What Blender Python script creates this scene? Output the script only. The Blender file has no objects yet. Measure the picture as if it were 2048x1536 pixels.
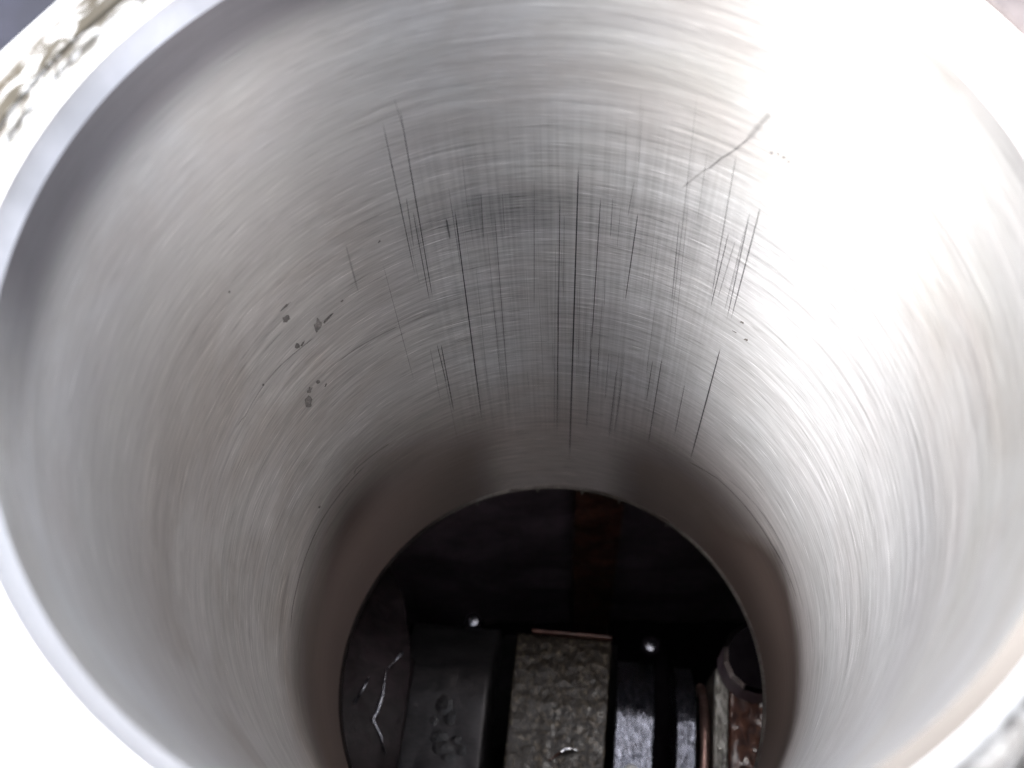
import bpy, bmesh, math, random
from mathutils import Vector, Matrix, noise
random.seed(7)
C = bpy.context.scene
col = C.collection
R = 0.05                      # bore radius in metres; coordinates below are in bore radii
rad = math.radians
DZ = 0.0

# ------------------------------------------------------------------ camera
cam_data = bpy.data.cameras.new('camera')
cam = bpy.data.objects.new('camera', cam_data)
col.objects.link(cam)
X = Vector((0.99903147, -0.02000306, -0.03919188))
Y = Vector((0.0, -0.890695642, 0.454600124))
Z = Vector((-0.04400143, -0.45415983, -0.88983297))
mat = Matrix(((X[0], -X[1], -X[2]), (Y[0], -Y[1], -Y[2]), (Z[0], -Z[1], -Z[2]))).to_4x4()
mat.translation = Vector((0.050, -1.0935, 1.686)) * R
cam.matrix_world = mat
cam_data.sensor_width = 36
cam_data.lens = 2200 / 2048 * 36
cam_data.clip_start = 0.005
cam_data.clip_end = 200
cam_data.dof.use_dof = True
cam_data.dof.focus_distance = 3.9 * R
cam_data.dof.aperture_fstop = 24
C.camera = cam

# ------------------------------------------------------------------ sky and sun
SUN_ELEV, SUN_AZ = rad(49), rad(256)     # azimuth clockwise from +Y
w = bpy.data.worlds.new('World'); C.world = w; w.use_nodes = True
wn = w.node_tree.nodes; wl = w.node_tree.links
bg = wn['Background']
sky = wn.new('ShaderNodeTexSky'); sky.sky_type = 'NISHITA'; sky.sun_disc = False
sky.sun_elevation = SUN_ELEV; sky.sun_rotation = SUN_AZ
sky.air_density = 1.0; sky.dust_density = 5.0; sky.ozone_density = 0.6
hs = wn.new('ShaderNodeHueSaturation'); hs.inputs['Saturation'].default_value = .4   # overcast veil
wl.new(sky.outputs[0], hs.inputs['Color']); wl.new(hs.outputs[0], bg.inputs[0]); bg.inputs[1].default_value = 0.1
sd = bpy.data.lights.new('sun', 'SUN'); sun = bpy.data.objects.new('sun', sd); col.objects.link(sun)
sd.energy = 1.5; sd.angle = rad(22); sd.color = (1.0, 0.992, 0.975)
dv = Vector((math.sin(SUN_AZ) * math.cos(SUN_ELEV), math.cos(SUN_AZ) * math.cos(SUN_ELEV), math.sin(SUN_ELEV)))
sun.rotation_euler = dv.to_track_quat('Z', 'Y').to_euler()
C.view_settings.view_transform = 'Standard'; C.view_settings.look = 'None'
C.view_settings.exposure = 2.68; C.view_settings.gamma = 1.0
C.render.engine = 'CYCLES'
C.cycles.max_bounces = 14; C.cycles.glossy_bounces = 12; C.cycles.diffuse_bounces = 6
C.cycles.transparent_max_bounces = 16
C.cycles.use_denoising = True; C.cycles.denoising_input_passes = 'RGB_ALBEDO_NORMAL'; C.cycles.denoising_prefilter = 'NONE'
try: C.cycles.denoiser = 'OPENIMAGEDENOISE'
except Exception: pass
C.cycles.sample_clamp_indirect = 6

# ------------------------------------------------------------------ helpers
def tag(o, label=None, cat=None, group=None, kind=None):
    if label: o['label'] = label
    if cat: o['category'] = cat
    if group: o['group'] = group
    if kind: o['kind'] = kind
    return o

def empty(name, loc=(0, 0, 0)):
    o = bpy.data.objects.new(name, None); col.objects.link(o)
    o.location = (Vector(loc) + Vector((0, 0, DZ))) * R; o.empty_display_size = 0.01
    return o

def mesh_obj(name, verts, faces, m, parent=None, uvs=None, smooth=True):
    me = bpy.data.meshes.new(name)
    me.from_pydata([(v[0] * R, v[1] * R, (v[2] + DZ) * R) for v in verts], [], faces)
    if uvs:
        l = me.uv_layers.new(name='UVMap')
        for p in me.polygons:
            for li in p.loop_indices:
                l.data[li].uv = uvs[me.loops[li].vertex_index]
    me.materials.append(m)
    for p in me.polygons: p.use_smooth = smooth
    me.update()
    o = bpy.data.objects.new(name, me); col.objects.link(o)
    if parent: o.parent = parent; o.matrix_parent_inverse = Matrix.Translation(parent.location).inverted()
    return o

def bm_obj(name, bm, m, parent=None, smooth=False):
    bmesh.ops.recalc_face_normals(bm, faces=bm.faces)
    bm.verts.index_update()
    vs = [tuple(v.co) for v in bm.verts]; fs = [[v.index for v in f.verts] for f in bm.faces]
    bm.free()
    return mesh_obj(name, vs, fs, m, parent, smooth=smooth)

def revolve(name, prof, m, parent=None, n=256, th0=-180, th1=180, flip=False):
    """prof: list of (r, z). angle is measured clockwise from +Y; the seam is on the near side."""
    closed = abs(th1 - th0) >= 359.9
    vs, uv, fs = [], [], []
    for i in range(n + 1):
        t = rad(th0 + (th1 - th0) * i / n)
        s = 0
        for k, (r, z) in enumerate(prof):
            if k: s += math.hypot(r - prof[k-1][0], z - prof[k-1][1])
            vs.append((r * math.sin(t), r * math.cos(t), z)); uv.append((t, -s))
    P_ = len(prof)
    for i in range(n):
        for k in range(P_ - 1):
            f = (i * P_ + k, (i + 1) * P_ + k, (i + 1) * P_ + k + 1, i * P_ + k + 1)
            fs.append(f[::-1] if flip else f)
    return mesh_obj(name, vs, fs, m, parent, uv)

# ------------------------------------------------------------------ materials
def new_mat(name):
    m = bpy.data.materials.new(name); m.use_nodes = True
    nt = m.node_tree; b = nt.nodes['Principled BSDF']
    return m, nt, b
class N:
    """tiny node-graph helper"""
    def __init__(s, nt): s.nt = nt
    def node(s, t, **k):
        n = s.nt.nodes.new(t)
        for a, v in k.items(): setattr(n, a, v)
        return n
    def link(s, a, b):
        if hasattr(a, 'is_linked') or hasattr(a, 'node'): s.nt.links.new(a, b)
        else: b.default_value = a
    def math(s, op, a, b=0.0, c=None, clamp=False):
        n = s.node('ShaderNodeMath', operation=op, use_clamp=clamp)
        s.link(a, n.inputs[0]); s.link(b, n.inputs[1])
        if c is not None: s.link(c, n.inputs[2])
        return n.outputs[0]
    def ramp(s, v, lo, hi, a=0.0, b=1.0):
        n = s.node('ShaderNodeMapRange', interpolation_type='SMOOTHSTEP')
        s.link(v, n.inputs[0])
        for i, x in enumerate((lo, hi, a, b)): s.link(x, n.inputs[i + 1])
        return n.outputs[0]
    def mapv(s, vec, scale, rot=0.0, loc=(0, 0, 0)):
        r = s.node('ShaderNodeMapping'); s.link(vec, r.inputs[0]); r.inputs['Rotation'].default_value = (0, 0, rad(rot)); r.inputs['Location'].default_value = loc
        q = s.node('ShaderNodeMapping'); s.link(r.outputs[0], q.inputs[0]); q.inputs['Scale'].default_value = scale
        return q.outputs[0]
    def noise(s, vec, scale=1.0, detail=3.0, rough=0.6, dist=0.0):
        n = s.node('ShaderNodeTexNoise'); s.link(vec, n.inputs['Vector'])
        n.inputs['Scale'].default_value = scale; n.inputs['Detail'].default_value = detail
        n.inputs['Roughness'].default_value = rough; n.inputs['Distortion'].default_value = dist
        return n.outputs[0]
    def mix(s, f, a, b):
        n = s.node('ShaderNodeMix', data_type='RGBA')
        s.link(f, n.inputs[0]); s.link(a, n.inputs[6]); s.link(b, n.inputs[7])
        return n.outputs[2]
    def grey(s, v):
        n = s.node('ShaderNodeCombineColor'); [s.link(v, n.inputs[i]) for i in range(3)]
        return n.outputs[0]
    def mul(s, a, b):
        n = s.node('ShaderNodeMix', data_type='RGBA', blend_type='MULTIPLY'); n.inputs[0].default_value = 1
        s.link(a, n.inputs[6]); s.link(b, n.inputs[7]); return n.outputs[2]
    def bump(s, h, dist, strength=1.0, normal=None):
        n = s.node('ShaderNodeBump'); n.inputs['Distance'].default_value = dist; n.inputs['Strength'].default_value = strength
        s.link(h, n.inputs['Height'])
        if normal is not None: s.link(normal, n.inputs['Normal'])
        return n.outputs[0]

def bore_material():
    m, nt, b = new_mat('honed_bore_iron'); g = N(nt)
    uv = g.node('ShaderNodeUVMap').outputs[0]
    sep = g.node('ShaderNodeSeparateXYZ'); g.link(uv, sep.inputs[0]); u, v = sep.outputs[0], sep.outputs[1]
    broad = g.noise(g.mapv(uv, (0.5, 16, 1), 0.3), 1, 4, .6)
    mid = g.noise(g.mapv(uv, (1.5, 46, 1), -.3), 1, 4, .65)
    fine = g.noise(g.mapv(uv, (3.6, 120, 1), .8), 1, 3, .6)
    cr1 = g.noise(g.mapv(uv, (6, 105, 1), 5.0), 1, 2, .6)
    cr2 = g.noise(g.mapv(uv, (6, 105, 1), -5.0), 1, 2, .6)
    hair = g.ramp(g.noise(g.mapv(uv, (6, 160, 1), 2.2, (3, 1, 0)), 1, 2, .5), .61, .76)
    hair2 = g.ramp(g.noise(g.mapv(uv, (6, 135, 1), -3, (7, 2, 0)), 1, 2, .5), .62, .78)
    hair3 = g.ramp(g.noise(g.mapv(uv, (9, 140, 1), 1.0, (1, 9, 0)), 1, 2, .5), .59, .75)
    cloud = g.noise(g.mapv(uv, (2.2, 2.6, 1)), 1, 5, .6, .6)
    axial = g.noise(g.mapv(uv, (60, .7, 1)), 1, 3, .6)
    # grey value of the bare iron: streak tones add up
    t = g.math('MULTIPLY_ADD', g.math('SUBTRACT', broad, .5), .36, 1.0)
    t = g.math('MULTIPLY_ADD', g.math('SUBTRACT', mid, .5), .52, t)
    t = g.math('MULTIPLY_ADD', g.math('SUBTRACT', fine, .5), .56, t)
    t = g.math('MULTIPLY_ADD', g.math('SUBTRACT', g.math('ADD', cr1, cr2), 1.0), .32, t)
    t = g.math('MULTIPLY_ADD', hair, .64, t); t = g.math('MULTIPLY_ADD', hair2, .50, t); t = g.math('MULTIPLY_ADD', hair3, -.36, t)
    # the marks are finer towards the mouth of the bore
    t = g.math('MULTIPLY_ADD', g.math('SUBTRACT', t, 1.0), g.ramp(v, -.5, -1.5, .48, 1.0), 1.0)
    # between the score marks: faint dark axial veil
    th = g.math('ABSOLUTE', g.math('SUBTRACT', u, rad(8)))
    axial_veil = g.math('MULTIPLY', g.ramp(th, rad(38), rad(18)), g.math('MULTIPLY', g.ramp(v, -3.1, -2.6), g.ramp(v, -.55, -1.05)))
    t = g.math('MULTIPLY_ADD', g.math('MULTIPLY', axial_veil, g.ramp(axial, .35, .7)), -.17, t)
    # dark soft band across the upper far wall, then a wider fainter one
    sm = g.math('MULTIPLY', g.ramp(g.math('ABSOLUTE', g.math('SUBTRACT', u, rad(-9))), rad(24), rad(4)),
         g.math('MULTIPLY', g.ramp(v, -1.36, -1.19), g.ramp(v, -1.07, -1.12)))
    t = g.math('MULTIPLY_ADD', g.math('MULTIPLY', sm, g.ramp(mid, .2, .6, .4, 1)), -.24, t)
    sm2 = g.math('MULTIPLY', g.ramp(g.math('ABSOLUTE', g.math('SUBTRACT', u, rad(10))), rad(40), rad(10)),
         g.math('MULTIPLY', g.ramp(v, -1.55, -1.25), g.ramp(v, -1.0, -1.12)))
    t = g.math('MULTIPLY_ADD', sm2, -.12, t)
    base = g.mix(g.ramp(cloud, .3, .7), (.60, .58, .565, 1), (.68, .68, .68, 1))
    tint = g.noise(g.mapv(uv, (1.6, 3.2, 1), 0, (4, 4, 0)), 1, 3, .6)
    base = g.mul(base, g.mix(g.ramp(tint, .35, .65), (1.003, .997, 1.004, 1), (.995, 1.0, .992, 1)))
    # brown varnish on the left side, thin
    left = g.math('MULTIPLY', g.ramp(u, rad(-8), rad(-42)), g.ramp(v, -.1, -1.2))
    base = g.mix(g.math('MULTIPLY', left, g.ramp(cloud, .35, .65, .3, .85)), base, (.43, .39, .36, 1))
    blue = g.math('MULTIPLY', g.ramp(u, rad(-6), rad(25)), g.ramp(v, -.6, -1.1))
    base = g.mix(g.math('MULTIPLY', blue, .6), base, (.585, .595, .63, 1))
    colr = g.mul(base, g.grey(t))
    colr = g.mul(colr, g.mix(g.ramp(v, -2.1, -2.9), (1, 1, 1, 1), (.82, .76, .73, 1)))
    # near-black, non-metallic zone low on both side walls
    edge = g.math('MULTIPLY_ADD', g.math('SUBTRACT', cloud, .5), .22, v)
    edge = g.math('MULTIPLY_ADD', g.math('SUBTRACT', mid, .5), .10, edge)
    darkz = g.ramp(g.math('MULTIPLY_ADD', g.ramp(u, rad(-82), rad(-55)), -.28, edge), -2.42, -3.10)
    darkz2 = g.ramp(g.math('MULTIPLY_ADD', g.ramp(u, rad(72), rad(52)), .30, edge), -2.58, -2.86)
    side = g.math('ADD', g.math('MULTIPLY', g.ramp(u, rad(-8), rad(-58)), darkz), g.math('MULTIPLY', g.ramp(u, rad(26), rad(56)), darkz2), clamp=True)
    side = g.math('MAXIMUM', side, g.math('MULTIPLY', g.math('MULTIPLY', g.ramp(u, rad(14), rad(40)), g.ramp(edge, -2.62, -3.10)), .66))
    oil = g.math('MULTIPLY', g.math('MULTIPLY', side, g.ramp(fine, .48, .75, 1.0, .975)), .996)  # mask of the dark lower zone, strongest at the sides
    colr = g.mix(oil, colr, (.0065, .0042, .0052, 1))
    # thin brown tint in the middle of the skirt zone
    colr = g.mix(g.math('MULTIPLY', g.math('MULTIPLY', g.ramp(v, -2.5, -3.1), g.ramp(g.math('ABSOLUTE', g.math('SUBTRACT', u, rad(3))), rad(10), rad(26))), .72), colr, (.17, .13, .115, 1))
    # darker band just below the top rim, strongest at upper left
    rim_band = g.math('MULTIPLY', g.ramp(g.math('MULTIPLY_ADD', g.math('SUBTRACT', cloud, .5), .05, v), -.30, -.13), g.ramp(g.math('ABSOLUTE', g.math('SUBTRACT', u, rad(-50))), rad(60), rad(32), .0, .78))
    rim_band = g.math('MAXIMUM', rim_band, g.math('MULTIPLY', g.ramp(v, -.14, -.07), g.ramp(g.math('ABSOLUTE', g.math('SUBTRACT', u, rad(55))), rad(45), rad(15), 0, .30)))
    colr = g.mix(rim_band, colr, (.13, .12, .145, 1))
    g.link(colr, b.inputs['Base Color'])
    g.link(g.math('SUBTRACT', 1.0, g.math('MULTIPLY', oil, 1.02), clamp=True), b.inputs['Metallic'])
    rg = g.math('MULTIPLY_ADD', g.math('SUBTRACT', mid, .5), .12, .42)
    g.link(g.math('MULTIPLY_ADD', oil, .02, rg), b.inputs['Roughness'])
    g.link(g.math('MULTIPLY', g.math('SUBTRACT', 1.0, oil), .775), b.inputs['Anisotropic'])
    b.inputs['Anisotropic Rotation'].default_value = .25
    g.link(g.math('MULTIPLY_ADD', oil, -.38, .45), b.inputs['Specular IOR Level'])
    tg = g.node('ShaderNodeTangent', direction_type='RADIAL', axis='Z'); g.link(tg.outputs[0], b.inputs['Tangent'])
    h = g.math('ADD', g.math('MULTIPLY', fine, .5), g.math('ADD', g.math('MULTIPLY', mid, .8), g.math('MULTIPLY', g.math('ADD', cr1, cr2), .3)))
    g.link(g.bump(h, 0.00003, .22), b.inputs['Normal'])
    return m

def deck_material(name, tone=.62, grime=1.0, rmin=1.07, rmax=1.19):
    m, nt, b = new_mat(name); g = N(nt)
    oc = g.node('ShaderNodeNewGeometry').outputs['Position']
    sep = g.node('ShaderNodeSeparateXYZ'); g.link(oc, sep.inputs[0])
    r = g.math('SQRT', g.math('ADD', g.math('POWER', sep.outputs[0], 2), g.math('POWER', sep.outputs[1], 2)))
    r = g.math('DIVIDE', r, R)
    ang = g.node('ShaderNodeMath', operation='ARCTAN2'); g.link(sep.outputs[0], ang.inputs[0]); g.link(sep.outputs[1], ang.inputs[1])
    pol = g.node('ShaderNodeCombineXYZ'); g.link(g.math('MULTIPLY', ang.outputs[0], 11), pol.inputs[0]); g.link(g.math('MULTIPLY', r, 34), pol.inputs[1])
    n1 = g.noise(pol.outputs[0], 1, 6, .68, .8); n2 = g.noise(oc, 900, 4, .6)
    band = g.math('MULTIPLY', g.ramp(r, rmin - .02, rmin + .02), g.ramp(r, rmax + .01, rmax - .02))
    band = g.math('MULTIPLY', band, g.math('MULTIPLY', g.ramp(ang.outputs[0], rad(-108), rad(-92)), g.ramp(ang.outputs[0], rad(10), rad(-10))))
    k = g.math('MULTIPLY', band, g.ramp(n1, .40, .54)); k = g.math('MULTIPLY', k, grime)
    c = g.mix(g.ramp(n2, .3, .7), (tone * .92, tone * .92, tone * .9, 1), (tone, tone, tone, 1))
    c = g.mix(k, c, (.085, .075, .058, 1))
    lr = g.math('MULTIPLY', g.ramp(ang.outputs[0], rad(108), rad(128)), g.ramp(r, 1.048, 1.066))
    c = g.mix(g.math('MULTIPLY', lr, g.ramp(n1, .35, .6, .45, .95)), c, (.10, .092, .085, 1))
    line = g.math('MULTIPLY', g.ramp(r, rmax - .03, rmax - .012), g.ramp(r, rmax + .012, rmax - .004))
    c = g.mix(g.math('MULTIPLY', g.math('MULTIPLY', line, g.math('MULTIPLY', g.ramp(ang.outputs[0], rad(-108), rad(-92)), g.ramp(ang.outputs[0], rad(10), rad(-10)))), g.ramp(n1, .3, .6, .2, .9)), c, (.07, .055, .035, 1))
    g.link(c, b.inputs['Base Color']); b.inputs['Metallic'].default_value = .8
    g.link(g.ramp(n2, .2, .8, .38, .6), b.inputs['Roughness'])
    g.link(g.bump(n1, 0.0002, .5), b.inputs['Normal'])
    return m

def simple(name, c0, c1, rough, metal=0.0, scale=400, bumpd=0.0001, coat=0.0, bstr=1.0, stretch=(1, 1, 1), spec=.5, lo=.35, hi=.65):
    m, nt, b = new_mat(name); g = N(nt)
    oc = g.mapv(g.node('ShaderNodeNewGeometry').outputs['Position'], stretch)
    n = g.noise(oc, scale, 5, .62, .3); n2 = g.noise(oc, scale * .2, 3, .6)
    c = g.mix(g.ramp(n, lo, hi), (*c0, 1), (*c1, 1))
    c = g.mul(c, g.grey(g.ramp(n2, .3, .7, .75, 1.15)))
    g.link(c, b.inputs['Base Color']); b.inputs['Metallic'].default_value = metal
    g.link(g.ramp(n2, .3, .7, rough[0], rough[1]), b.inputs['Roughness'])
    b.inputs['Specular IOR Level'].default_value = spec
    b.inputs['Coat Weight'].default_value = coat; b.inputs['Coat Roughness'].default_value = .08
    if bumpd: g.link(g.bump(n, bumpd, bstr), b.inputs['Normal'])
    return m

def mark_material():
    m, nt, b = new_mat('score_dark'); g = N(nt)
    uv = g.node('ShaderNodeUVMap').outputs[0]
    sep = g.node('ShaderNodeSeparateXYZ'); g.link(uv, sep.inputs[0])
    oi = g.node('ShaderNodeObjectInfo'); sc = g.node('ShaderNodeSeparateColor'); g.link(oi.outputs['Color'], sc.inputs[0])
    x = g.math('ABSOLUTE', g.math('MULTIPLY_ADD', sep.outputs[0], 2, -1))
    a = g.ramp(x, 1.0, .1)
    ends = g.math('MULTIPLY', g.ramp(sep.outputs[1], 0, .06), g.ramp(sep.outputs[1], 1, .86))
    v = g.node('ShaderNodeCombineXYZ'); g.link(g.math('MULTIPLY', sep.outputs[1], 26), v.inputs[0]); g.link(oi.outputs['Random'], v.inputs[1])
    g.link(g.math('MULTIPLY', oi.outputs['Random'], 91), v.inputs[2])
    nn = g.ramp(g.noise(v.outputs[0], 1, 4, .7), .25, .5, .62, 1.0)
    al = g.math('MULTIPLY', g.math('MULTIPLY', a, ends), g.math('MULTIPLY', nn, sc.outputs[0]))
    g.link(al, b.inputs['Alpha'])
    b.inputs['Base Color'].default_value = (.02, .018, .024, 1); b.inputs['Roughness'].default_value = .6
    b.inputs['Metallic'].default_value = .3
    return m

M_bore = bore_material()
M_flange = deck_material('flange_iron', .66, .9, 1.065, 1.125)
M_deck = deck_material('block_deck_iron', .66, 1.0, 1.07, 1.19)
M_mark = mark_material()
M_cast = simple('dark_cast_iron', (.030, .024, .026), (.055, .045, .048), (.35, .6), .2, 300, .0006, .25)
M_castl = simple('wet_side_casting', (.013, .009, .010), (.022, .015, .017), (.55, .7), .0, 260, .0004, .0, spec=.2)
SCORES= [(7.67, 6.4, -0.921, -3.264, 0.21, 0.95), (4.43, 3.02, -1.088, -2.986, 0.121, 0.65), (3.49, 2.33, -1.358, -2.957, 0.079, 0.35), (11.73, 11.2, -1.091, -2.066, 0.113, 0.65), (11.2, 10.75, -2.066, -2.867, 0.12, 0.6), (-14.72, -16.0, -1.109, -2.743, 0.133, 0.8), (-7.59, -8.77, -1.162, -2.723, 0.09, 0.45), (-9.36, -10.22, -1.241, -2.631, 0.06, 0.3), (-12.24, -13.39, -1.443, -2.475, 0.061, 0.3), (-24.03, -24.38, -0.64, -1.43, 0.097, 0.55), (-20.91, -21.95, -0.613, -1.633, 0.099, 0.7), (-22.21, -22.65, -1.075, -1.624, 0.093, 0.55), (-22.88, -23.51, -1.0, -1.28, 0.126, 0.3), (-16.54, -16.45, -1.167, -1.286, 0.26, 0.3), (-22.18, -22.46, -1.92, -2.523, 0.129, 0.7), (-23.04, -22.75, -1.909, -2.244, 0.094, 0.5), (-24.7, -25.08, -1.908, -2.38, 0.063, 0.35), (18.66, 17.77, -1.142, -1.703, 0.109, 0.6), (17.45, 16.83, -0.995, -1.19, 0.076, 0.35), (25.98, 28.36, -0.546, -1.978, 0.064, 0.3), (33.84, 35.02, -0.716, -1.495, 0.075, 0.45), (39.83, 39.86, -0.877, -1.534, 0.102, 0.6), (38.27, 39.07, -0.925, -1.548, 0.091, 0.55), (38.16, 38.14, -0.992, -1.512, 0.078, 0.35), (35.47, 35.26, -1.071, -1.526, 0.106, 0.5), (36.98, 36.21, -1.092, -1.459, 0.079, 0.35), (39.24, 38.92, -1.712, -2.76, 0.178, 0.85), (27.19, 27.24, -1.995, -2.817, 0.135, 0.7), (25.21, 25.13, -2.044, -2.417, 0.098, 0.5), (33.36, 33.51, -2.115, -2.612, 0.101, 0.5), (26.25, 27.32, -1.113, -1.605, 0.108, 0.35), (27.29, 29.53, -0.994, -1.961, 0.082, 0.25), (15.16, 15.07, -2.083, -2.533, 0.083, 0.45), (17.27, 16.82, -2.198, -2.904, 0.104, 0.5), (18.74, 18.09, -2.277, -2.832, 0.087, 0.35), (-0.07, -1.28, -1.016, -1.825, 0.109, 0.35), (-12.16, -12.47, -0.889, -1.152, 0.074, 0.25), (13.9, 13.9, -1.095, -1.326, 0.078, 0.35), (15.43, 15.3, -1.128, -1.38, 0.066, 0.3), (29.12, 29.51, -0.767, -1.105, 0.06, 0.3), (-9.68, -10.2, -1.069, -1.327, 0.129, 0.3), (-5.9, -6.08, -1.084, -1.314, 0.104, 0.3), (17.84, 18.02, -0.652, -1.098, 0.059, 0.2), (15.31, 16.04, -0.741, -1.083, 0.06, 0.2), (-21.49, -21.04, -0.577, -0.71, 0.088, 0.25), (11.01, 10.94, -1.901, -2.387, 0.097, 0.35), (17.23, 18.06, -0.602, -0.94, 0.046, 0.2), (-35.55, -36.0, -1.088, -1.363, 0.25, 0.16)]
ARCS= [([(-47.384, -2.479), (-55.11, -2.479), (-64.951, -2.471), (-70.389, -2.484), (-78.902, -2.5), (-85.317, -2.507), (-91.339, -2.529)], 0.012, 0.6), ([(-30.29, -1.674), (-34.79, -1.667), (-40.205, -1.654), (-45.169, -1.65)], 0.012, 0.4), ([(-46.777, -1.419), (-52.456, -1.4), (-56.742, -1.384), (-61.116, -1.38), (-67.412, -1.386), (-71.109, -1.363)], 0.008, 0.5), ([(-40.023, -2.471), (-44.33, -2.454), (-50.483, -2.435), (-51.476, -2.464)], 0.014, 0.45), ([(37.657, -2.766), (47.151, -2.705), (56.863, -2.693), (67.902, -2.686), (75.891, -2.646), (84.828, -2.625)], 0.012, 0.6), ([(49.673, -2.625), (59.162, -2.58), (68.377, -2.564), (77.401, -2.564), (86.562, -2.574)], 0.008, 0.45), ([(37.62, -0.518), (36.288, -0.585), (35.112, -0.652)], 0.024, 0.26), ([(35.434, -0.637), (33.374, -0.716), (31.491, -0.771), (29.272, -0.854)], 0.008, 0.45), ([(29.595, -0.832), (28.051, -0.885), (25.693, -0.97)], 0.01, 0.25)]
PITS= [(-50.104, -1.16, 1.048, 0.006), (-50.767, -1.217, 0.974, 0.021), (-45.677, -1.374, 0.834, 0.029), (-43.605, -1.382, 1.212, 0.01), (-51.241, -1.382, 0.461, 0.016), (-49.99, -1.397, 0.556, 0.009), (-50.181, -1.658, 0.444, 0.013), (-52.533, -1.658, 0.591, 0.015), (-53.946, -1.722, 0.799, 0.039), (-48.954, -1.719, 0.3, 0.007), (-39.472, -1.346, 0.278, 0.005), (-58.293, -0.885, 0.239, 0.005), (42.222, -1.489, 0.39, 0.007), (44.002, -1.569, 0.398, 0.008), (41.155, -1.572, 0.498, 0.004), (39.362, -0.654, 0.233, 0.004), (40.454, -0.645, 0.233, 0.004), (41.417, -0.645, 0.232, 0.004), (42.43, -0.649, 0.232, 0.004), (-29.371, -1.159, 0.267, 0.005), (-60.808, -1.378, 0.273, 0.006), (-63.203, -2.374, 0.342, 0.009)]
BURR= [(-21.283, -3.572), (-2.956, -3.602), (10.294, -3.561), (21.589, -3.585), (36.92, -3.591)]
M_rust = simple('rust_streak', (.07, .026, .019), (.16, .065, .045), (.4, .7), .0, 220, .0004, .3)
M_plate = simple('machined_web', (.020, .018, .019), (.030, .027, .029), (.42, .55), .6, 1500, .00006, .0, 1, (.3, 1, 1))
M_wetweb = simple('oily_web', (.12, .125, .15), (.24, .25, .30), (.12, .26), .9, 520, .0005, .0, 1, (1.7, .6, 1))
M_rough = simple('raw_forging', (.022, .016, .011), (.115, .09, .06), (.30, .50), .3, 700, .0005, .15, 1, (1.1, .8, 1), lo=.47, hi=.74)
M_copper = simple('copper_tube', (.26, .16, .14), (.34, .22, .19), (.38, .5), .8, 900, .00005)
M_steel = simple('bright_steel', (.55, .55, .57), (.75, .75, .78), (.12, .22), 1.0, 900, .00002)
M_ledge = simple('rusty_ledge', (.035, .010, .007), (.12, .045, .026), (.35, .55), .1, 420, .0007, .6, 1, (1.3, .6, 1))
M_ledgel = simple('pale_ledge_edge', (.10, .09, .08), (.34, .33, .30), (.28, .45), .6, 800, .0006, .3, 1, (1.5, .5, 1))
M_void = simple('shade_black', (.008, .006, .008), (.012, .01, .012), (.8, .9), .0, 200, .0, spec=.0)  # near-black base standing in for deep shade in recesses and gaps
M_black = simple('glare_lifted_iron', (.15, .11, .135), (.20, .15, .18), (.5, .7), .0, 200, .0004)  # base raised to stand in for veiling glare over the dark cavity
M_pit = simple('pit_corrosion', (.09, .08, .076), (.16, .145, .135), (.6, .8), .1, 2500, .0001)
M_floor = simple('garage_floor', (.005, .006, .014), (.010, .011, .024), (.6, .9), .0, 9, .0)
M_gasket = simple('gasket_grey', (.095, .082, .084), (.12, .105, .107), (.6, .8), .0, 500, .0002)
M_oil = simple('oil_drop', (.008, .007, .008), (.016, .014, .016), (.22, .34), .0, 300, .0003, .0, spec=.22)
M_lip = simple('liner_lip', (.34, .31, .29), (.46, .43, .40), (.35, .5), .9, 1400, .00008)

def angle_tint(m, c, a0, a1, a2, a3, amt):
    """a rust stain, plain tint or painted glare over part of the ring, by angle round the bore axis"""
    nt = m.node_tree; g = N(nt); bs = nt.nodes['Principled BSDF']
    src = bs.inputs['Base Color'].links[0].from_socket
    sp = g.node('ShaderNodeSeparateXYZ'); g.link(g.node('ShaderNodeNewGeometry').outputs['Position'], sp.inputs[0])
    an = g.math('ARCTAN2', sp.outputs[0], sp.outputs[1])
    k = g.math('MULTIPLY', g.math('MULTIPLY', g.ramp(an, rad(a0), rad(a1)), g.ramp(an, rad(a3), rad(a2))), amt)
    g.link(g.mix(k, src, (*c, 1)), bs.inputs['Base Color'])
# ------------------------------------------------------------------ cylinder liner
L = -3.576
liner = tag(empty('cylinder_liner'), 'tall grey iron cylinder liner, honed and scored inside, seen from its mouth', 'cylinder liner')
prof = [(1.0, -0.048 + (L + .02 + .048) * k / 60) for k in range(61)]
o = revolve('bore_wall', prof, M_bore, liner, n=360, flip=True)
uvl = o.data.uv_layers[0]
for lp in o.data.loops:           # v = real depth in radii
    z = o.data.vertices[lp.vertex_index].co.z / R
    uvl.data[lp.index].uv = (uvl.data[lp.index].uv[0], z)
M_chamf = simple('turned_chamfer', (.47, .46, .48), (.50, .49, .51), (.38, .42), .6, 260, .00003)
angle_tint(M_chamf, (.27, .245, .225), 95, 118, 165, 178, .9)
angle_tint(M_chamf, (.80, .80, .83), -181, -180, -118, -98, .8)  # glare painted into the chamfer colour at lower left
angle_tint(M_lip, (.030, .022, .022), -200, -199, -40, -12, .9)  # lip darker on the left
angle_tint(M_lip, (.10, .075, .065), 8, 20, 30, 48, .6)
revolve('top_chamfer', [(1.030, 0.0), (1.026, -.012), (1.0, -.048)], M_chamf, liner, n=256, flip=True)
revolve('top_flange', [(1.115, -.06), (1.115, -.004), (1.111, 0), (1.088, 0), (1.084, -.006), (1.072, -.006), (1.068, 0), (1.034, 0), (1.030, -.0)], M_flange, liner, n=256, flip=True)
revolve('bottom_lip', [(1.0, L + .02), (.989, L + .006), (.987, L - .002), (1.0, L - .006), (1.034, L)], M_lip, liner, n=256, flip=True)
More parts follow.
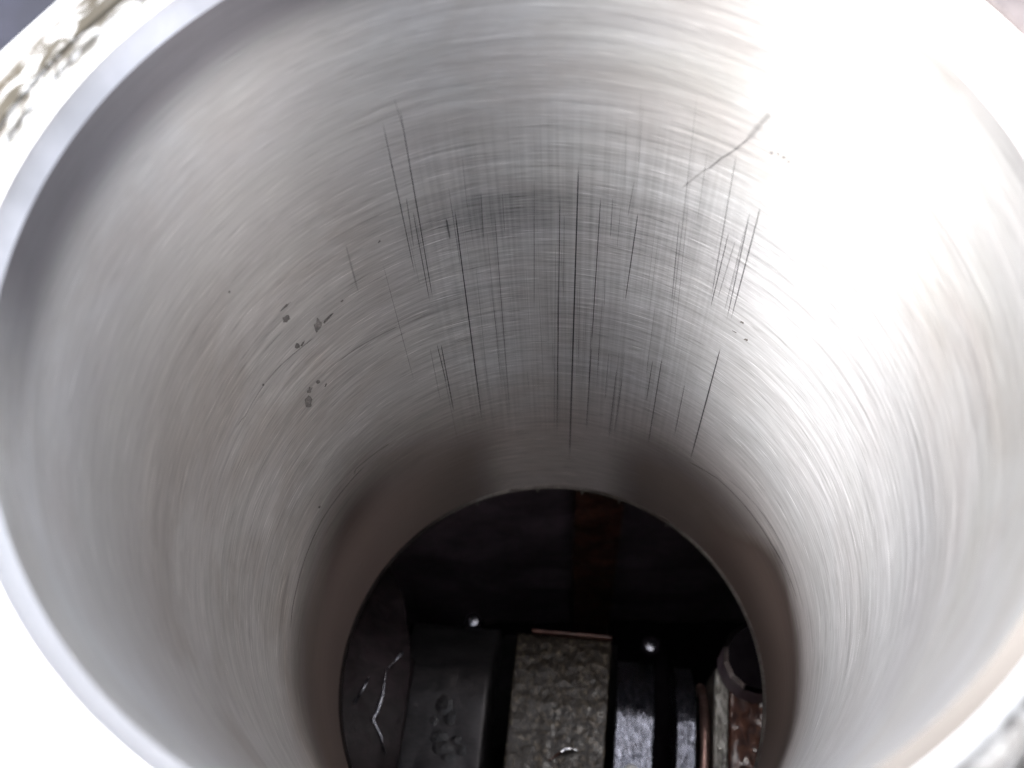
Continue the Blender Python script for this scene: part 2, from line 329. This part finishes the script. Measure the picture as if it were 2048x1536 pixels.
revolve('outer_wall', [(1.034, L), (1.08, L + .05), (1.08, -.06), (1.115, -.06)], M_cast, liner, n=128, flip=True)

def wall_pt(th, z, r=0.9990):
    t = rad(th); return (r * math.sin(t), r * math.cos(t), z)

def axial_mark(t0, t1, z0, z1, wd, dark, r=.9990, name='score_mark'):
    n = 14; vs, uv, fs = [], [], []
    for i in range(n + 1):
        k = i / n; th = t0 + (t1 - t0) * k; z = z0 + (z1 - z0) * k
        taper = .35 + .65 * math.sin(math.pi * min(1, max(0, k))) ** .5
        for s in (-1, 0, 1):
            vs.append(wall_pt(th + s * wd * .5 * taper * 1.6, z, r)); uv.append(((s + 1) / 2, k))
    for i in range(n):
        for s in (0, 1):
            fs.append((i * 3 + s, i * 3 + s + 1, i * 3 + s + 4, i * 3 + s + 3))
    o = mesh_obj(name, vs, fs, M_mark, liner, uv); o.color = (min(1, dark * 1.6), 0, 0, 1)
    return o
rl = .9990
for s in SCORES:
    rl -= .00001
    axial_mark(s[0], s[1], s[2], s[3], s[4] * (1.5 if s[5] > .75 else 1.4), s[5], rl)
for i in range(44):              # faint hair scores between the deep ones
    th = random.choice([random.gauss(6, 14), random.uniform(-28, 42)])
    z0 = -random.uniform(1.0, 2.3); ln = random.uniform(.15, .9)
    rl -= .00001
    axial_mark(th, th + random.uniform(-.3, .3), z0, max(z0 - ln, -3.2), random.uniform(.05, .11), random.uniform(.15, .38), rl)
for pts, wd, dark in ARCS:       # scratches that run round the bore
    dense = []
    for a, b_ in zip(pts, pts[1:]):
        for k in range(6): dense.append((a[0] + (b_[0] - a[0]) * k / 6, a[1] + (b_[1] - a[1]) * k / 6))
    dense.append(pts[-1]); n = len(dense); vs, uv, fs = [], [], []
    rl -= .00001
    for i, (th, z) in enumerate(dense):
        a = dense[max(0, i - 1)]; b_ = dense[min(n - 1, i + 1)]
        dx, dz = rad(b_[0] - a[0]), b_[1] - a[1]; l = math.hypot(dx, dz) or 1
        nx, nz = -dz / l, dx / l
        for s in (-1, 0, 1):
            vs.append(wall_pt(th + math.degrees(nx) * s * wd / 2, z + nz * s * wd / 2, rl)); uv.append(((s + 1) / 2, i / (n - 1)))
    for i in range(n - 1):
        for s in (0, 1): fs.append((i * 3 + s, i * 3 + s + 1, i * 3 + s + 4, i * 3 + s + 3))
    o = mesh_obj('ring_scratch', vs, fs, M_mark, liner, uv); o.color = (dark, 0, 0, 1)

for th, z, a, h in PITS:         # corrosion pits
    n = 12; vs = [wall_pt(th, z, .9986)]; 
    tilt = random.uniform(-.5, .9)
    for i in range(n):
        an = 2 * math.pi * i / n; k = random.uniform(.6, 1.45)
        dz = math.sin(an) * h * k
        vs.append(wall_pt(th + math.cos(an) * a * k + tilt * dz / h * a * .6, z + dz, .9991))
    o = mesh_obj('rust_pit', vs, [(0, i + 1, (i + 1) % n + 1) for i in range(n)], M_pit, liner)

for th, z in BURR:               # torn burrs on the lower lip
    n = 6; vs = [wall_pt(th - .9, L + .012, 1.0), wall_pt(th + .9, L + .012, 1.0), wall_pt(th + .5, L - .03, .995), wall_pt(th - .1, L - .055, .985), wall_pt(th - .5, L - .028, .995),
                 wall_pt(th - .9, L + .0, 1.01), wall_pt(th + .9, L + .0, 1.01), wall_pt(th, L - .03, 1.01)]
    mesh_obj('burr', vs, [(0, 1, 2, 4), (4, 2, 3), (5, 7, 6), (0, 4, 5), (4, 3, 7, 5), (1, 6, 2), (2, 6, 7, 3)], M_lip, liner, smooth=False)

# ------------------------------------------------------------------ engine block
block = tag(empty('engine_block'), 'cast iron engine block around the liner, pale machined deck, dark crankcase below', 'engine block')
# deck: polygon with a round hole, edge on the upper left
poly = [(-2.2, -1.3), (-1.101, .592), (-.34, 1.75), (2.4, 2.4), (2.4, -2.4), (-2.3, -2.4)]
bm = bmesh.new()
def ring(n, r, z): return [bm.verts.new((r * math.sin(2 * math.pi * i / n), r * math.cos(2 * math.pi * i / n), z)) for i in range(n)]
def ray_poly(an):
    dx, dy = math.sin(an), math.cos(an); best = 9
    for (x0, y0), (x1, y1) in zip(poly, poly[1:] + poly[:1]):
        ex, ey = x1 - x0, y1 - y0; den = dx * ey - dy * ex
        if abs(den) < 1e-9: continue
        t = (x0 * ey - y0 * ex) / den; s = (x0 * dy - y0 * dx) / den
        if t > 0 and -1e-6 <= s <= 1 + 1e-6: best = min(best, t)
    return best
n = 192
ra = ring(n, 1.122, -.06); rb = ring(n, 1.122, -.010); rc = ring(n, 1.128, -.004)
outer = []; outb = []; rimv = []
for i in range(n):
    an = 2 * math.pi * i / n; t = ray_poly(an)
    t1 = t - .012
    rimv.append(bm.verts.new((t1 * math.sin(an), t1 * math.cos(an), -.004)))
    outer.append(bm.verts.new((t * math.sin(an), t * math.cos(an), -.016))); outb.append(bm.verts.new((t * math.sin(an), t * math.cos(an), -3.2)))
for A_, B_ in ((ra, rb), (rb, rc), (rc, rimv), (rimv, outer), (outer, outb)):
    for i in range(n): bm.faces.new((A_[i], A_[(i + 1) % n], B_[(i + 1) % n], B_[i]))
bm_obj('block_deck', bm, M_deck, block)

def box(bm, x0, x1, y0, y1, z0, z1, M=None):
    v = [bm.verts.new(p) for p in ((x0, y0, z0), (x1, y0, z0), (x1, y1, z0), (x0, y1, z0), (x0, y0, z1), (x1, y0, z1), (x1, y1, z1), (x0, y1, z1))]
    for f in ((0, 1, 2, 3), (4, 5, 6, 7), (0, 1, 5, 4), (1, 2, 6, 5), (2, 3, 7, 6), (3, 0, 4, 7)): bm.faces.new([v[i] for i in f])
    return v
def grid_patch(name, p0, ux, uy, nx, ny, amp, freq, m, parent, seed=0, smooth=True, fn=None):
    """a lumpy sheet p0 + s*ux + t*uy, pushed along its normal by noise"""
    p0, ux, uy = Vector(p0), Vector(ux), Vector(uy); nn = ux.cross(uy).normalized(); vs, fs = [], []
    for j in range(ny + 1):
        for i in range(nx + 1):
            p = p0 + ux * (i / nx) + uy * (j / ny)
            h = noise.fractal(p * freq + Vector((seed, seed * 3.1, 0)), .9, 2.1, 4) * amp
            if fn: h -= fn(p.y)
            vs.append(tuple(p + nn * h))
    for j in range(ny):
        for i in range(nx):
            a = j * (nx + 1) + i; fs.append((a, a + 1, a + nx + 2, a + nx + 1))
    return mesh_obj(name, vs, fs, m, parent, smooth=smooth)
DZ = -.236                       # everything in the crankcase sits this much lower than written
# ceiling of the crankcase with the liner hole
bm = bmesh.new(); a_ = ring(96, 1.083, -3.2); b_ = ring(96, 1.13, -3.26); c_ = []
for i in range(96):
    an = 2 * math.pi * i / 96; k = 2.2 / max(abs(math.sin(an)), abs(math.cos(an)))
    c_.append(bm.verts.new((k * math.sin(an), k * math.cos(an), -3.27)))
for A_, B_ in ((a_, b_), (b_, c_)):
    for i in range(96): bm.faces.new((A_[i], A_[(i + 1) % 96], B_[(i + 1) % 96], B_[i]))
bm_obj('crankcase_roof', bm, M_black, block)
grid_patch('crankcase_wall', (-2.2, 1.6, -3.25), (4.4, 0, 0), (0, 0, -5.0), 60, 60, .05, 2.0, M_black, block, 3)
grid_patch('crankcase_wall', (2.2, -2.0, -3.25), (-4.4, 0, 0), (0, 0, -5.0), 30, 30, .05, 2.0, M_cast, block, 5)
grid_patch('crankcase_wall', (-1.75, -2.1, -3.25), (0, 3.8, 0), (0, 0, -5.0), 40, 40, .05, 2.0, M_cast, block, 7)
grid_patch('crankcase_wall', (1.95, 1.7, -3.25), (0, -3.8, 0), (0, 0, -5.0), 40, 40, .05, 2.0, M_cast, block, 9)
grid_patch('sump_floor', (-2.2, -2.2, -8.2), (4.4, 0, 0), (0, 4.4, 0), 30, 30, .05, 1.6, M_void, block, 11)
# rusty rib on the far crankcase wall
grid_patch('wall_rib', (.16, 1.46, -4.2), (.32, -.01, 0), (0, .0, -4.0), 14, 90, .03, 5, M_rust, block, 13)
grid_patch('wall_rib', (.48, 1.45, -4.2), (.0, .2, 0), (0, .0, -4.0), 5, 60, .01, 5, M_black, block, 13)
grid_patch('wall_rib', (.16, 1.66, -4.2), (.0, -.2, 0), (0, .0, -4.0), 5, 60, .01, 5, M_black, block, 13)
# sloping wet casting on the left ; its highlights are added as tubes further down
grid_patch('side_casting', (-1.7, -1.2, -3.55), (.80, 0, -.45), (.22, 2.2, 0), 60, 110, .03, 2.6, M_castl, block, 17, fn=lambda y: .9 * max(0, y - .12) ** 2)
grid_patch('side_casting', (-.90, -1.2, -4.0), (.03, 0, -1.6), (.155, 1.5, 0), 20, 40, .02, 3.2, M_castl, block, 18)

YAW = rad(-5.9)
def loc(lx, ly, z): return (lx * math.cos(YAW) - ly * math.sin(YAW), lx * math.sin(YAW) + ly * math.cos(YAW), z)
def lbox(name, x0, x1, y0, y1, z0, z1, m, parent, bev=.012, top_fn=None, nx=1, ny=1):
    """slab in the crank's own frame; top may be a displaced grid so the surface is uneven"""
    vs, fs = [], []
    for j in range(ny + 1):
        for i in range(nx + 1):
            x = x0 + (x1 - x0) * i / nx; y = y0 + (y1 - y0) * j / ny
            e = min(x - x0, x1 - x, y - y0, y1 - y)
            dz = -bev * max(0, 1 - e / bev) ** 2 if bev else 0
            if top_fn: dz += top_fn(x, y) 
            vs.append(loc(x, y, z1 + dz))
    for j in range(ny):
        for i in range(nx):
            a = j * (nx + 1) + i; fs.append((a, a + 1, a + nx + 2, a + nx + 1))
    edge = [i for i in range(nx + 1)] + [j * (nx + 1) + nx for j in range(1, ny + 1)] + [ny * (nx + 1) + i for i in range(nx - 1, -1, -1)] + [j * (nx + 1) for j in range(ny - 1, 0, -1)]
    b0 = len(vs)
    for e in edge: vs.append((vs[e][0], vs[e][1], z0))
    k = len(edge)
    for i in range(k): fs.append((edge[(i + 1) % k], edge[i], b0 + i, b0 + (i + 1) % k))
    o = mesh_obj(name, vs, fs, m, parent, smooth=True)
    for p in o.data.polygons[-k:]: p.use_smooth = False
    return o
nz = lambda f, s, a: (lambda x, y: noise.fractal(Vector((x * f, y * f, s)), .9, 2.1, 4) * a)
def falloff(y0, k): return lambda y: -k * max(0, y - y0) ** 2

# ledge on the right (part of the block): pale edge and rusty top
lbox('ledge_edge', .855, .935, -1.3, .34, -6.5, -4.14, M_ledgel, block, .01, lambda x, y: nz(9, 1, .012)(x, y), 12, 120)
lbox('ledge_top', .937, 1.7, -1.3, .30, -6.5, -4.15, M_ledge, block, .01, lambda x, y: nz(7, 2, .02)(x, y), 60, 120)

# ------------------------------------------------------------------ crankshaft
crank = tag(empty('crankshaft', (0, 0, -5.6)), 'dark oily crankshaft under the bore, flat grey web left of the rod', 'crankshaft')
f1 = falloff(.04, 1.1); f2 = falloff(.0, 2.4)
wa = lbox('crank_web', -.849, -.344, -1.2, .50, -7.0, -4.14, M_plate, crank, .025, lambda x, y: nz(6, 4, .006)(x, y) + f1(y), 30, 90)
wa['label'] = 'flat matte grey web with oil drops'
wb = lbox('crank_web', .334, .546, -1.2, .44, -7.0, -4.14, M_wetweb, crank, .012, lambda x, y: nz(8, 6, .010)(x, y) + f2(y), 24, 120)
wb['label'] = 'narrow bluish web, wet with oil'
def cyl_x(name, x0, x1, cy, cz, r, m, parent, n=64):
    vs, fs = [], []
    for x in (x0, x1):
        for i in range(n):
            a = 2 * math.pi * i / n; vs.append(loc(x, cy + r * math.cos(a), cz + r * math.sin(a)))
    for i in range(n): fs.append((i, (i + 1) % n, n + (i + 1) % n, n + i))
    fs.append(tuple(range(n))[::-1]); fs.append(tuple(range(n, 2 * n)))
    return mesh_obj(name, vs, fs, m, parent)
cyl_x('crankpin', -.344, .334, .22, -4.88, .36, M_steel and M_plate, crank)
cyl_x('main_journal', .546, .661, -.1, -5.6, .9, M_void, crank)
# bolts on the webs that glint
def dome(name, lx, ly, z, r, h, m, parent=None, world=False, n=24, rings=6, squash=1.0, rough=0.0):
    c0 = Vector((lx, ly, z)) if world else Vector(loc(lx, ly, z))
    vs, fs = [tuple(c0 + Vector((0, 0, h)))], []
    for k in range(1, rings + 1):
        q = k / rings
        for i in range(n):
            a = 2 * math.pi * i / n
            px, py = r * q * math.cos(a), r * q * squash * math.sin(a)
            wob = 1 + rough * noise.noise(Vector((lx * 40 + math.cos(a) * 1.3, ly * 40 + math.sin(a) * 1.3, 2)))
            hz = h * (1 - q * q) + rough * .5 * h * noise.noise(Vector(((lx + px) * 45, (ly + py) * 45, 5))) * (1 - q)
            vs.append(tuple(c0 + Vector((px * wob, py * wob, hz))))
    for i in range(n): fs.append((0, 1 + i, 1 + (i + 1) % n))
    for k in range(rings - 1):
        for i in range(n):
            a = 1 + k * n; fs.append((a + i, a + n + i, a + n + (i + 1) % n, a + (i + 1) % n))
    return mesh_obj(name, vs, fs, m, parent)
def bolt(lx, ly, z, r, label):
    c = Vector(loc(lx, ly, z)); root = tag(empty('hex_bolt', c), label, 'bolt', 'dark bolts beyond the crank webs')
    vs, fs = [], []
    for (rr, zz) in ((r, -.35), (r, 0), (r * .93, .025)):
        for i in range(6):
            a = math.pi / 3 * i + .3; vs.append((c.x + rr * math.cos(a), c.y + rr * math.sin(a), c.z + zz))
    for k in (0, 6):
        for i in range(6): fs.append((k + i, k + (i + 1) % 6, k + 6 + (i + 1) % 6, k + 6 + i))
    fs.append(tuple(range(12, 18)))
    mesh_obj('bolt_head', vs, fs, M_void, root, smooth=False)
    dome('crown', c.x, c.y, c.z + .024, r * .55, r * .09, M_glint, root, world=True)
    return root
M_glint = simple('glint_steel', (.16, .16, .18), (.26, .26, .29), (.2, .3), .9, 900, .0001)
bolt(-.529, .573, -4.55, .062, 'dark hexagonal bolt with a pale glint, beyond the grey crank web')
bolt(.527, .524, -4.55, .062, 'dark hexagonal bolt with a pale glint, beyond the bluish oily web')

# ------------------------------------------------------------------ connecting rod (rough forged big end between the webs)
rod = tag(empty('connecting_rod', (0, 0, -4.6)), 'rough brown forged big end between two crank webs, glittering with oil', 'connecting rod')
lbox('big_end', -.247, .296, -1.2, .487, -5.6, -4.3, M_rough, rod, .006, lambda x, y: nz(16, 8, .006)(x, y) + f1(y) * .3 - .0 , 70, 200)
# rusty far edge of the forging
lbox('rusty_edge', -.16, .294, .4885, .503, -4.6, -4.302, M_rust2 if 'M_rust2' in globals() else M_rust, rod, .004, nz(20, 3, .006), 60, 4)

# ------------------------------------------------------------------ bearing cap, oil pipe, plug
cap = tag(empty('bearing_cap', loc(.715, -.2, -5)), 'narrow bluish oily bearing cap between crank web and copper pipe', 'bearing cap')
lbox('cap_body', .661, .768, -1.2, .42, -6.6, -4.14, M_wetweb, cap, .01, lambda x, y: nz(8, 9, .010)(x, y) + f2(y), 16, 120)
def tube(name, pts, r, m, parent=None, n=14):
    vs, fs = [], []; P_ = [Vector(p) for p in pts]
    for i, p in enumerate(P_):
        d = (P_[min(i + 1, len(P_) - 1)] - P_[max(i - 1, 0)]).normalized()
        a = d.cross(Vector((0, 0, 1))); a = a.normalized() if a.length > .01 else Vector((1, 0, 0)); b = d.cross(a)
        rr = r[i] if isinstance(r, (list, tuple)) else r
        for k in range(n):
            t = 2 * math.pi * k / n; vs.append(tuple(p + a * rr * math.cos(t) + b * rr * math.sin(t)))
    for i in range(len(P_) - 1):
        for k in range(n): fs.append((i * n + k, i * n + (k + 1) % n, (i + 1) * n + (k + 1) % n, (i + 1) * n + k))
    fs.append(tuple(range(n))); fs.append(tuple(range((len(P_) - 1) * n, len(P_) * n))[::-1])
    return mesh_obj(name, vs, fs, m, parent)
pipe = tag(empty('oil_pipe', loc(.818, 0, -4.2)), 'thin copper oil pipe beside the pale ledge edge', 'oil pipe')
tube('copper_tube', [loc(.818, y / 10, -4.2 - max(0, y / 10 + .02) ** 2 * 3.0) for y in range(-12, 4)], .028, M_copper, pipe)

plug = tag(empty('threaded_plug', (1.09, .25, -4.1)), 'dark round plug with a bright faceted steel rim, on the rusty ledge', 'plug')
vs, fs = [], []; n = 14
for (rr, zz) in ((.19, -4.2), (.19, -3.918), (.166, -3.90)):
    for i in range(n):
        a = 2 * math.pi * i / n + .12; vs.append((1.09 + rr * math.cos(a), .25 + rr * math.sin(a), zz))
for i in range(n): fs.append((i, (i + 1) % n, n + (i + 1) % n, n + i))
mesh_obj('plug_body', vs[:2 * n], fs, M_black, plug, smooth=False)
vs2 = vs[n:]; fs = [(i, (i + 1) % n, n + (i + 1) % n, n + i) for i in range(n)]
mesh_obj('rim', vs2, fs, M_steel, plug, smooth=False)
mesh_obj('plug_top', [(v[0], v[1], v[2] - .001) for v in vs2[n:]], [tuple(range(n))], M_void, plug, smooth=False)

# thin steel tubes added along the left casting to draw its wet highlights
for pts, rr in (([(-.80, .31, -3.98), (-.845, .25, -3.95), (-.876, .21, -3.93), (-.885, .08, -3.92), (-.905, .0, -3.92), (-.93, -.05, -3.92), (-.885, -.13, -3.93), (-.86, -.22, -3.94)], .010),
                ([(-.955, .16, -3.88), (-.985, .09, -3.87), (-1.02, .02, -3.85)], .008)):
    tube('highlight_tube', pts, [rr * random.uniform(.25, 1.1) for _ in pts], M_glint, block)

# oil drops and lumps on the left web
drops = [(-.581, .066, .05), (-.545, -.013, .045), (-.607, -.10, .05), (-.513, -.118, .035), (-.591, -.16, .055), (-.485, -.169, .03), (-.56, -.22, .05), (-.64, -.02, .03)]
dl = ['small dark oil drop, farthest along the grey crank web', 'dark oil drop second in line on the grey web', 'wide oil drop at the middle of the drop cluster on the web', 'small oil drop nearest the right edge of the web cluster',
      'largest dark oil drop in the near half of the web', 'tiny oil drop close to the web edge at the frame bottom', 'oil drop cut by the bottom of the frame on the web', 'tiny oil drop left of the others on the web']
for (x, y, r_), lb in zip(drops, dl):
    tag(dome('oil_drop', x, y, -4.142, r_ * 1.1, r_ * .11, M_oil, world=True, squash=random.uniform(.7, 1.3), rough=.3, n=36, rings=14), lb, 'oil drop', 'oil drops on the grey crank web')
# scrap of white and chip on the rod
tag(dome('white_rag_scrap', .405, -.30, -4.13, .05, .03, simple('pale_scrap', (.6, .6, .58), (.7, .7, .7), (.5, .7), 0, 600, .0003), world=True), 'small whitish scrap on the bluish oily web at the frame bottom', 'scrap')
chip = tag(empty('metal_chip', (.05, -.16, -4.27)), 'curled bright metal chip lying on the rough brown forging', 'metal chip')
tube('bright_curl', [(.04, -.165, -4.262), (.065, -.152, -4.255), (.10, -.150, -4.258), (.13, -.158, -4.27)], [.008, .014, .013, .004], M_steel, chip, 8)
tube('rusty_tail', [(.04, -.165, -4.262), (.01, -.185, -4.265), (-.025, -.21, -4.275)], [.008, .006, .003], M_rust, chip, 8)

DZ = 0.0
# ------------------------------------------------------------------ things on and beyond the deck
bm = bmesh.new(); nn = 40; q = []
for i in range(nn + 1):
    a = rad(25 + 75 * i / nn)
    q.append([bm.verts.new((r_ * math.sin(a), r_ * math.cos(a), z_)) for r_, z_ in ((1.13, -.002), (1.13, .014), (1.9, .014), (1.9, -.002))])
for i in range(nn):
    for k in range(4): bm.faces.new((q[i][k], q[i + 1][k], q[i + 1][(k + 1) % 4], q[i][(k + 1) % 4]))
bm.faces.new(q[0]); bm.faces.new(q[-1])
tag(bm_obj('gasket_piece', bm, M_gasket, None), 'thin pinkish grey gasket lying on the deck at the upper right', 'gasket')

o = mesh_obj('ground', [(-400, -400, -18), (400, -400, -18), (400, 400, -18), (-400, 400, -18)], [(0, 1, 2, 3)], M_floor)
tag(o, 'dark bluish floor far below the block', kind='structure')
